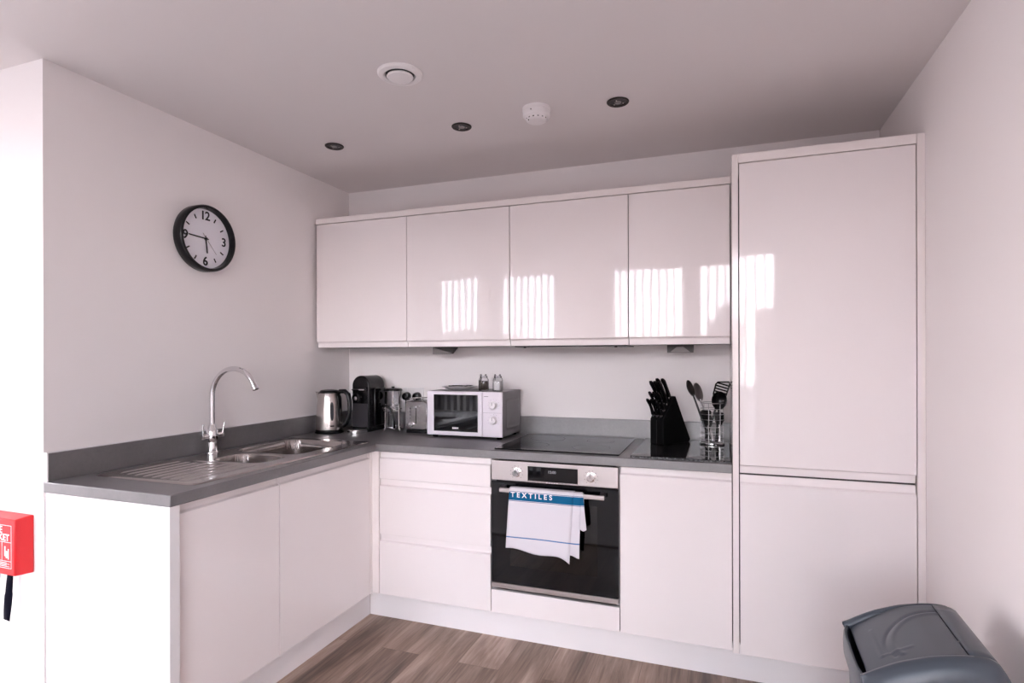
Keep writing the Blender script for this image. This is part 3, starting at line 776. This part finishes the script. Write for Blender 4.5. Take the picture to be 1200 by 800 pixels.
def smooth_path(P, n=6):
    P = [Vector(q) for q in P]; out = []
    for i in range(len(P)-1):
        p0, p1, p2, p3 = P[max(i-1, 0)], P[i], P[i+1], P[min(i+2, len(P)-1)]
        for k in range(n):
            t = k/n; out.append(.5*((2*p1)+(p2-p0)*t+(2*p0-5*p1+4*p2-p3)*t*t+(3*p1-p0-3*p2+p3)*t**3))
    return out+[P[-1]]
hp = smooth_path([(-.052, -.035, .118), (-.044, -.058, .140), (-.016, -.078, .152), (.018, -.080, .146), (.040, -.074, .118), (.048, -.070, .075), (.046, -.062, .030), (.038, -.050, .022)])
B().tube(hp, .0068, 10).make('handle', 'black', cf, angle=60)

cm = thing('coffee_machine', 'black pod coffee machine with rounded top beside the kettle', 'coffee machine', (.262, -.255, ZC+.0005))
w2, hh = .058, .328
arc = [(-w2, 0), (w2, 0)] + [(w2*math.cos(PI*k/18), hh-w2*1.0+w2*math.sin(PI*k/18)) for k in range(19)]
B().prism(arc, 1, .0, .165).make('body', 'black', cm, bevel=.006, angle=30)
arc2 = [(-w2*.82, .24), (w2*.82, .24)] + [(w2*.82*math.cos(PI*k/18), hh-w2-.004+w2*.82*math.sin(PI*k/18)) for k in range(19)]
B().prism([(-w2*.86, .238), (w2*.86, .238), (w2*.80, .262), (-w2*.80, .262)], 1, -.012, -.0005).make('head_band', 'black', cm, bevel=.002)
B().box(-w2*.92, w2*.55, -.0145, -.0125, .244, .250).make('chrome_trim', 'chrome', cm, bevel=.0008)
B().lathe([(.031, 0), (.031, -.028), (.027, -.035), (.0001, -.036)], (-.008, -.0005, .200), 28, 'Y').make('brew_head', 'blackgloss', cm)
B().ball((-.010, -.036, .197), .010, 8, (1, .5, 1.2)).make('spout', 'greysteel', cm)
B().prism([(-w2*.86, .028), (w2*.86, .028), (w2*.86, .165), (-w2*.86, .165)], 1, -.006, -.0005).make('front_panel', 'graphite', cm, bevel=.002)
B().box(w2+.0005, w2+.012, .045, .160, .03, .255).make('water_tank', 'blackgloss', cm, bevel=.005)
tr = [(.050*math.cos(PI+PI*k/16), -.045+.050*math.sin(PI+PI*k/16)*.95) for k in range(17)] + [(.050, -.001), (-.050, -.001)]
B().prism(tr, 2, 0, .016).make('drip_tray', 'chrome', cm, bevel=.002)
B().prism([(x*.86, -.001+(y+.001)*.88) for x, y in tr], 2, .016, .018).make('drip_grid', 'greysteel', cm)

kt = thing('kettle', 'brushed steel jug kettle with black handle in the corner', 'kettle', (.106, -.338, ZC+.0005), .15)
B().lathe([(.076, 0), (.077, .004), (.077, .016), (.073, .020)], n=40).make('base', 'black', kt)
kp = [(.0745, .0205), (.0755, .030), (.0745, .09), (.070, .15), (.064, .20), (.0585, .226), (.057, .230)]
B().lathe(kp, n=48).make('body', 'steel', kt)
B().lathe([(.0555, .2305), (.0555, .238), (.048, .246), (.02, .250), (.0001, .251)], n=40).make('lid', 'black', kt)
sp = B(); rows = []
for k in range(7):
    f = k/6; z = .165+.068*f; rr = .067+(.057-.067)*f; ext = .032*f**1.3
    wv = .010+.018*f
    rows.append([(-(rr-.004), -wv, z), (-(rr+ext*.55), -wv*.62, z), (-(rr+ext), 0, z+.004*f), (-(rr+ext*.55), wv*.62, z), (-(rr-.004), wv, z)])
sp.rings(rows); sp.make('spout', 'steel', kt, angle=50)
hp = [(.052, 0, .222), (.068, 0, .240), (.098, 0, .240), (.119, 0, .222), (.127, 0, .18), (.127, 0, .13), (.120, 0, .085), (.108, 0, .055), (.090, 0, .042), (.072, 0, .045)]
B().tube(hp, [.011, .013, .0135, .0135, .0125, .0115, .011, .0115, .012, .010], 12, flat=1.1).make('handle', 'black', kt, angle=60)
B().prism([(.066, .05), (.074, .05), (.068, .20), (.060, .22), (.056, .22)], 1, -.019, .019).make('handle_spine', 'black', kt, bevel=.003)
# water gauge towards the camera
ga = -.86
gm = Matrix.Rotation(ga+PI/2, 4, 'Z')
rows = []
for k in range(9):
    z = .075+.105*k/8; rr = (.0752 if z < .09 else .0752-(z-.09)*.075)+.0012; hw = .010*math.sqrt(max(.08, 1-(2*k/8-1)**4))
    rows.append([(-hw, -rr, z), (0, -rr-.0012, z), (hw, -rr, z)])
B().grid(rows).xf(gm).make('water_gauge', 'navy', kt, angle=60)
B().grid([[(-.011+.0055*i, -math.sqrt(.0769**2-(-.011+.0055*i)**2), .040+.008*j) for i in range(5)] for j in range(2)]).xf(gm).make('badge', 'black', kt, smooth=False)
B().lathe([(.080, 0), (.082, .003), (.080, .005)], n=40).make('power_base', 'black', kt)

so = thing('double_socket', 'white double wall socket above the toaster', 'socket', (.468, 0, 1.117))
B().prism(rrect(-.0735, .0735, -.043, .043, .006), 1, -.010, -.0005).make('plate', 'white', so, bevel=.0015)
for x in (-.04, .04): B().box(x-.005, x+.005, -.0135, -.010, .024, .034).make('switch', 'white', so, bevel=.001)
for x, q in ((-.036, 'nearer the corner'), (.036, 'nearer the microwave')):
    t = thing('plug', 'black plug in the double socket, '+q, 'plug', (.468+x, -.0102, 1.107), 0, 'plugs in the wall socket')
    B().lathe([(.0265, 0), (.0265, -.012), (.022, -.03), (.012, -.034), (.0001, -.034)], (0, 0, 0), 24, 'Y').make('body', 'black', t)
    B().tube([(0, -.018, -.022), (0, -.022, -.04), (.004, -.020, -.06), (.006, -.018, -.085)], .0042, 8).make('cable', 'black', t)

# ================================================================== under-cabinet lights
def wedge(label, x, kind):
    t = thing('under_cabinet_light', label, 'light', (x, -.185, 1.4035), 0, 'under-cabinet lights')
    hw, hh_ = .062, .0385
    B().box(-.05, .05, .010, .060, .0, .0004).make('mounting_plate', 'greysteel', t, smooth=False)
    B().prism([(0, 0), (0, -hh_), (.012, -hh_), (.075, -.004), (.075, 0)], 0, -hw, hw).make('body', 'lampdark', t, bevel=.0006)
    b = B()
    if kind == 0:
        a = [(-hw+.002, -.0035, -.002), (-hw+.002, -.0008, -hh_+.002), (hw-.002, -.0035, -hh_+.002)]
    else:
        a = [(-hw*.78, -.001, -hh_+.002), (hw*.78, -.001, -hh_+.002), (hw*.25, -.004, -.010), (-hw*.25, -.004, -.010)]
    vs = [b.bm.verts.new(q) for q in a]; vs2 = [b.bm.verts.new((q[0], 0, q[2])) for q in a]
    b.bm.faces.new(vs); b.bm.faces.new(list(reversed(vs2)))
    for k in range(len(a)): b.bm.faces.new((vs[k], vs[(k+1) % len(a)], vs2[(k+1) % len(a)], vs2[k]))
    b.make('reflection_patch', 'darkbrush', t, smooth=False)  # paler plate stands in for the reflection in the steel front
    B().prism([(.016, -hh_+.0015), (.070, -.007), (.0695, -.0085), (.0155, -hh_-.0002)], 0, -hw*.8, hw*.8).make('lens', 'darkbrush', t, smooth=False)
wedge('triangular steel light under the second wall cabinet, above the microwave', .7625, 0)
wedge('triangular steel light under the last wall cabinet, above the knife block', 2.060, 1)

# ================================================================== clock
ck = thing('wall_clock', 'round black-rimmed clock with white face on the left wall', 'clock', (0, -1.115, 1.892))
R_ = .151
B().lathe([(R_-.004, .0005), (R_, .006), (R_, .046), (R_-.004, .051), (R_-.013, .0512), (R_-.015, .044), (R_-.016, .022)], n=64, axis='X', cap0=True, cap1=False).make('rim', 'black', ck, angle=40)
fc = B().lathe([(R_-.0155, .0205), (R_-.0155, .0225)], n=64, axis='X').make('face', 'clockface', ck)
rf = .112
for hnum, ang in (('12', 0), ('3', 90), ('6', 180), ('9', 270)):
    a = math.radians(ang); tm = text_mesh(hnum, .056, .0004, space=.9, bold=.0012)
    tm.xf(Matrix.Translation((.0231, rf*.93*math.sin(a), rf*.93*math.cos(a))) @ FACE_POS_X); tm.make('numeral', 'black', fc, smooth=False)
for k in range(12):
    if k % 3 == 0: continue
    a = math.radians(30*k); b = B().box(.0226, .0236, -.003, .003, rf*.93-.008, rf*.93+.012)
    b.xf(Matrix.Rotation(-a, 4, 'X')); b.make('hour_mark', 'black', fc, smooth=False)
def hand(name, ang, l0, l1, w_, x, m):
    b = B().box(x, x+.0012, -w_, w_, -l0, l1); b.xf(Matrix.Rotation(-math.radians(ang), 4, 'X')); b.make(name, m, ck, smooth=False)
hand('hour_hand', 173, .014, .066, .0032, .026, 'black')
hand('minute_hand', 273, .014, .092, .0026, .028, 'black')
hand('second_hand', 140, .030, .085, .0008, .030, 'greysteel')
B().lathe([(.006, .0226), (.006, .032), (.0001, .0325)], n=16, axis='X').make('hub', 'black', ck)

# ================================================================== ceiling fittings
for (x, y, q) in ((.434, -.718, 'dark recessed downlight in the ceiling, nearest the left wall'), (1.133, -.717, 'dark recessed downlight in the ceiling between vent and smoke alarm'), (1.848, -.723, 'dark recessed downlight in the ceiling, nearest the right wall')):
    t = thing('downlight', q, 'downlight', (x, y, H), 0, 'recessed downlights')
    B().lathe([(.046, -.0003), (.046, -.003), (.043, -.006), (.033, -.005), (.030, -.0003)], n=36, cap0=False, cap1=False).make('bezel', 'gunmetal', t)
    B().lathe([(.0318, -.0004), (.0318, -.0024), (.025, -.0026), (.0001, -.0030)], n=30).make('lamp_face', 'graphite', t)
    B().lathe([(.014, -.0031), (.013, -.0060), (.0001, -.0065)], n=18).make('lamp_core', 'greysteel', t)
    for k in range(3):
        a = k*2.1+.4; B().ball((.022*math.cos(a), .022*math.sin(a), -.004), .0035, 6).make('led', 'steel', t)
sd_ = thing('smoke_alarm', 'white smoke alarm on the ceiling above the hob', 'smoke alarm', (1.512, -.778, H))
B().lathe([(.060, -.0003), (.060, -.012), (.057, -.014)], n=40).make('base', 'ceilwhite', sd_)
B().lathe([(.0585, -.0145), (.0585, -.034), (.055, -.038), (.046, -.041), (.044, -.052), (.037, -.057), (.0001, -.058)], n=40).make('cover', 'ceilwhite', sd_, angle=25)
for k in range(14):
    a = 2*PI*k/14; b = B().box(-.0035, .0035, -.0012, 0, -.050, -.043); b.xf(Matrix.Rotation(a, 4, 'Z') @ Matrix.Translation((0, -.0438, 0))); b.make('vent_slot', 'gunmetal' if k % 3 == 0 else 'mwside', sd_, smooth=False)
B().ball((-.006, -.0592, -.025), .0024, 6).make('indicator', 'black', sd_)
B().ball((-.026, -.030, -.0555), .0028, 6).make('test_light', 'black', sd_)
vt = thing('ceiling_vent', 'round white extract vent in the ceiling', 'vent', (1.125, -1.240, H))
B().lathe([(.084, -.0003), (.084, -.004), (.078, -.010), (.062, -.013), (.056, -.010), (.054, -.0003)], n=48, cap0=False, cap1=False).make('rim', 'ceilwhite', vt)
B().lathe([(.053, -.0002), (.053, -.001), (.0001, -.001)], n=40).make('throat', 'shadowgap', vt)
B().lathe([(.030, -.0015), (.047, -.010), (.049, -.014), (.045, -.018), (.02, -.021), (.0001, -.0215)], n=40).make('disc', 'ceilwhite', vt)

# ================================================================== fire blanket on the return wall
fb = thing('fire_blanket', 'red wall-mounted fire blanket case left of the sink run', 'fire blanket', (-.150, LY, .585))
hw, hh_ = .100, .205; d_ = .058
def rr(k, y, z0, z1): return [(-k, y, z0), (k, y, z0), (k, y, z1), (-k, y, z1)]
B().rings([rr(hw, -.0005, 0, hh_), rr(hw-.001, -.012, .0005, hh_-.0005), rr(hw-.006, -d_, .004, hh_-.006)]).make('case', 'red', fb, bevel=.004)
B().box(-.03, .03, -.0005, 0, .05, .15).make('wall_mount', 'greysteel', fb, smooth=False)
lab = B(); x0, x1, z0, z1 = -.078, .078, .028, .178; yy = -d_-.0006; tk = .0016
for a in ((x0, x1, z0, z0+tk), (x0, x1, z1-tk, z1), (x0, x0+tk, z0, z1), (x1-tk, x1, z0, z1), (x0, x1, .118, .118+tk), (x0, x1, .052, .052+tk), (x0+.052, x0+.052+tk, .052, .118), (x0+.104, x0+.104+tk, .052, .118)):
    lab.box(a[0], a[1], yy, yy+.0008, a[2], a[3])
lab.make('label_outline', 'labelwhite', fb, smooth=False)
for s_, sz, z in (('FIRE', .034, .160), ('BLANKET', .0325, .134)):
    tm = text_mesh(s_, sz, .0004, bold=.0008); tm.xf(Matrix.Translation((-.002, yy-.0003, z)) @ FACE_NEG_Y); tm.make('lettering', 'labelwhite', fb, smooth=False)
pc = B()
for k in range(3):
    cx = x0+.026+.052*k
    pc.box(cx-.004, cx+.004, yy, yy+.0008, .064, .088).box(cx-.012, cx-.006, yy, yy+.0008, .070, .104).box(cx+.007, cx+.012, yy, yy+.0008, .060, .096)
for k in range(4): pc.box(x0+.008, x1-.010-.016*(k % 2), yy, yy+.0008, .034+.0042*k, .0355+.0042*k)
pc.make('pictograms', 'labelwhite', fb, smooth=False)
for x, ln in ((-.050, .150), (.022, .165)):
    rows = []
    for k in range(13):
        f = k/12; tw_ = .5*math.sin(f*3.2)+.3; w_ = .010*(1 if f < .5 else 1.15)
        rows.append([(x-w_*math.cos(tw_), -.030-.012*f-w_*math.sin(tw_), .004-ln*f), (x+w_*math.cos(tw_), -.030-.012*f+w_*math.sin(tw_), .004-ln*f-(.008 if k == 12 else 0))])
    B().grid(rows).make('pull_strap', 'strap', fb, solid=.0012, angle=60)

# ================================================================== swing-top bin
bn = thing('waste_bin', 'dark grey plastic swing-top waste bin by the right wall', 'bin', (2.702, -1.405, 0), math.radians(-2.5))
def plan(ax_, ay_, z, n=64, e=4.2):
    P = []
    for k in range(n):
        t = 2*PI*k/n; c, s_ = math.cos(t), math.sin(t)
        P.append((ax_*math.copysign(abs(c)**(2/e), c), ay_*math.copysign(abs(s_)**(2/e), s_), z))
    return P
HWX, HWY, Z0 = .148, .190, .555
B().rings([plan(.112, .145, .002), plan(.117, .151, .008), plan(HWX-.012, HWY-.014, Z0-.03), plan(HWX-.011, HWY-.013, Z0)], True, False).make('body', 'bin', bn, angle=40)
PT = [(-.146, .586), (-.110, .610), (-.068, .634), (-.005, .659), (.055, .673), (.100, .676), (.124, .669), (.138, .648), (.144, .60)]
def zt(x):
    for (a, za), (b_, zb) in zip(PT, PT[1:]):
        if x <= b_:
            f = max(0, (x-a)/(b_-a)); return za+(zb-za)*f
    return PT[-1][1]
def zs(x):  # smoothed roof line of the lid: low at the swing side, high at the wall side
    return sum(zt(x+d)*w for d, w in ((-.016, .15), (-.008, .2), (0, .3), (.008, .2), (.016, .15)))
YC = .150
lid = B().rings([plan(HWX-.003, HWY-.003, Z0-.028), plan(HWX-.001, HWY-.001, Z0-.022), plan(HWX, HWY, Z0+.002), plan(HWX-.001, HWY-.001, Z0+.024), plan(HWX-.004, HWY-.004, Z0+.029), plan(HWX-.009, HWY-.009, Z0+.027), plan(HWX-.011, HWY-.011, Z0-.02)], False, False).make('lid_rim', 'bin', bn, angle=50)
for s_ in (-1, 1):
    rows = []; nU = 48
    for (yy, dz, kx) in ((YC-.007, -.030, .965), (YC-.005, -.004, .975), (YC-.001, .003, .985), (YC+.008, .003, .985), (YC+.018, -.004, .98), (YC+.027, -.020, .975), (YC+.033, -.045, .97), (YC+.036, -.085, .97)):
        row = []
        kx = kx if s_ < 0 else kx*.975; dz = dz if s_ < 0 else dz-.007
        for k in range(nU+1):
            x = -.145+.289*k/nU
            row.append((x*kx, s_*(yy - .010*max(0, abs(x)/.145-.75)/.25*(1 if yy > YC+.01 else 0)), max(zs(x)+dz, Z0+(-.01 if s_ < 0 else .02))))
        rows.append(row)
    B().grid(rows).make('end_cheek', 'bin', bn, angle=60, solid=.003)
# fixed strip along the wall side, rolling over into the back of the lid
rows = []
for j in range(9):
    y = -(YC-.006)+2*(YC-.006)*j/8
    rows.append([(x, y, zs(x)-.001) for x in (.071, .085, .100, .112, .122, .130, .136, .140)]+[(.143, y, .61), (.1445, y, Z0+.025)])
B().grid(rows).make('lid_back', 'bin', bn, angle=60, solid=.003)
# swing flap, its lower lip tipped inside the rim
rows = []; nU, nV = 70, 60
for j in range(nV+1):
    y = -(YC-.010)+2*(YC-.010)*j/nV; row = []
    for k in range(nU+1):
        x = -.122+.190*k/nU
        z = zs(x)-.002-.022*max(0, (-x+.02)/.14)**1.4
        el = math.hypot((x-.066)/.135, (y+.045)/.145)
        if x < .066 and y > -.10:
            z -= .0030*math.exp(-((el-1)/.030)**2) - .0020*math.exp(-((el-.90)/.035)**2)
        dd = abs((x+.055)+.0*(y))
        if y < .07 and y > -.075: z += .0016*math.exp(-((x+.085)/.003)**2)
        if -.085 < x < -.02: z += .0016*math.exp(-((y+.075)/.003)**2)
        row.append((x, y, z))
    rows.append(row)
B().grid(rows).make('swing_flap', 'bin', bn, angle=60, solid=.003)

# ================================================================== daylight, camera, colour
SKY = 14.0
wd = bpy.data.worlds.new('overcast_sky'); SC.world = wd; wd.use_nodes = True
nt = wd.node_tree; bg = nt.nodes['Background']
tc = nt.nodes.new('ShaderNodeTexCoord'); nz = nt.nodes.new('ShaderNodeTexNoise'); nz.inputs['Scale'].default_value = 2.2; nz.inputs['Detail'].default_value = 5
mp = nt.nodes.new('ShaderNodeMapping'); mp.inputs['Scale'].default_value = (1, 1, 3.2)
nt.links.new(tc.outputs['Generated'], mp.inputs['Vector']); nt.links.new(mp.outputs['Vector'], nz.inputs['Vector'])
cr_ = nt.nodes.new('ShaderNodeValToRGB'); cr_.color_ramp.elements[0].position = .38; cr_.color_ramp.elements[0].color = (.80, .86, 1.0, 1)
cr_.color_ramp.elements[1].position = .60; cr_.color_ramp.elements[1].color = (1.0, .955, .965, 1)
nt.links.new(nz.outputs['Fac'], cr_.inputs['Fac'])
sx_ = nt.nodes.new('ShaderNodeSeparateXYZ'); nt.links.new(tc.outputs['Generated'], sx_.inputs['Vector'])
hz = nt.nodes.new('ShaderNodeValToRGB'); e_ = hz.color_ramp.elements                    # warm haze low down, cooler sky above
e_[0].position, e_[0].color = .06, (1, .905, .87, 1); e_[1].position, e_[1].color = .30, (.86, .93, 1, 1)
nt.links.new(sx_.outputs['Z'], hz.inputs['Fac'])
mc = nt.nodes.new('ShaderNodeMix'); mc.data_type = 'RGBA'; mc.blend_type = 'MULTIPLY'; mc.inputs[0].default_value = 1
nt.links.new(cr_.outputs['Color'], mc.inputs[6]); nt.links.new(hz.outputs['Color'], mc.inputs[7]); nt.links.new(mc.outputs[2], bg.inputs['Color'])
mr = nt.nodes.new('ShaderNodeValToRGB'); el = mr.color_ramp.elements                    # hazy sky: brightest near the horizon
el[0].position, el[0].color = 0.0, (1, 1, 1, 1); el[1].position, el[1].color = 1.0, (.22, .22, .22, 1)
for p_, v_ in ((.17, .95), (.30, .45), (.55, .3)):
    q_ = el.new(p_); q_.color = (v_, v_, v_, 1)
nt.links.new(sx_.outputs['Z'], mr.inputs['Fac'])
ml = nt.nodes.new('ShaderNodeMath'); ml.operation = 'MULTIPLY'; ml.inputs[1].default_value = SKY
nt.links.new(mr.outputs['Color'], ml.inputs[0]); nt.links.new(ml.outputs[0], bg.inputs['Strength'])

cam = bpy.data.cameras.new('camera'); co = bpy.data.objects.new('camera', cam); COL.objects.link(co)
cam.sensor_fit = 'HORIZONTAL'; cam.sensor_width = 36; cam.lens = 669.15/1200*36; cam.clip_start = .02; cam.clip_end = 500
cam.shift_y = 18.28/1200
yaw, pitch, roll = -.3487, .0007, -.0026
f = Vector((math.sin(yaw)*math.cos(pitch), math.cos(yaw)*math.cos(pitch), math.sin(pitch))); rt = Vector((math.cos(yaw), -math.sin(yaw), 0)); up = rt.cross(f)
rt2 = rt*math.cos(roll)+up*math.sin(roll); up2 = rt2.cross(f)
mw_ = Matrix((( rt2.x, up2.x, -f.x, 2.2418), (rt2.y, up2.y, -f.y, -3.0988), (rt2.z, up2.z, -f.z, 1.3435), (0,0,0,1)))
co.matrix_world = mw_
SC.camera = co
vs = SC.view_settings; SC.display_settings.display_device = 'sRGB'
vs.view_transform = 'Standard'; vs.look = 'None'; vs.gamma = 1; vs.use_curve_mapping = False
vs.exposure = 0.96
cy = SC.cycles
cy.max_bounces = 14; cy.diffuse_bounces = 8; cy.glossy_bounces = 6; cy.transparent_max_bounces = 24; cy.transmission_bounces = 8
cy.caustics_reflective = False; cy.caustics_refractive = False; cy.use_denoising = True; cy.sample_clamp_indirect = 8
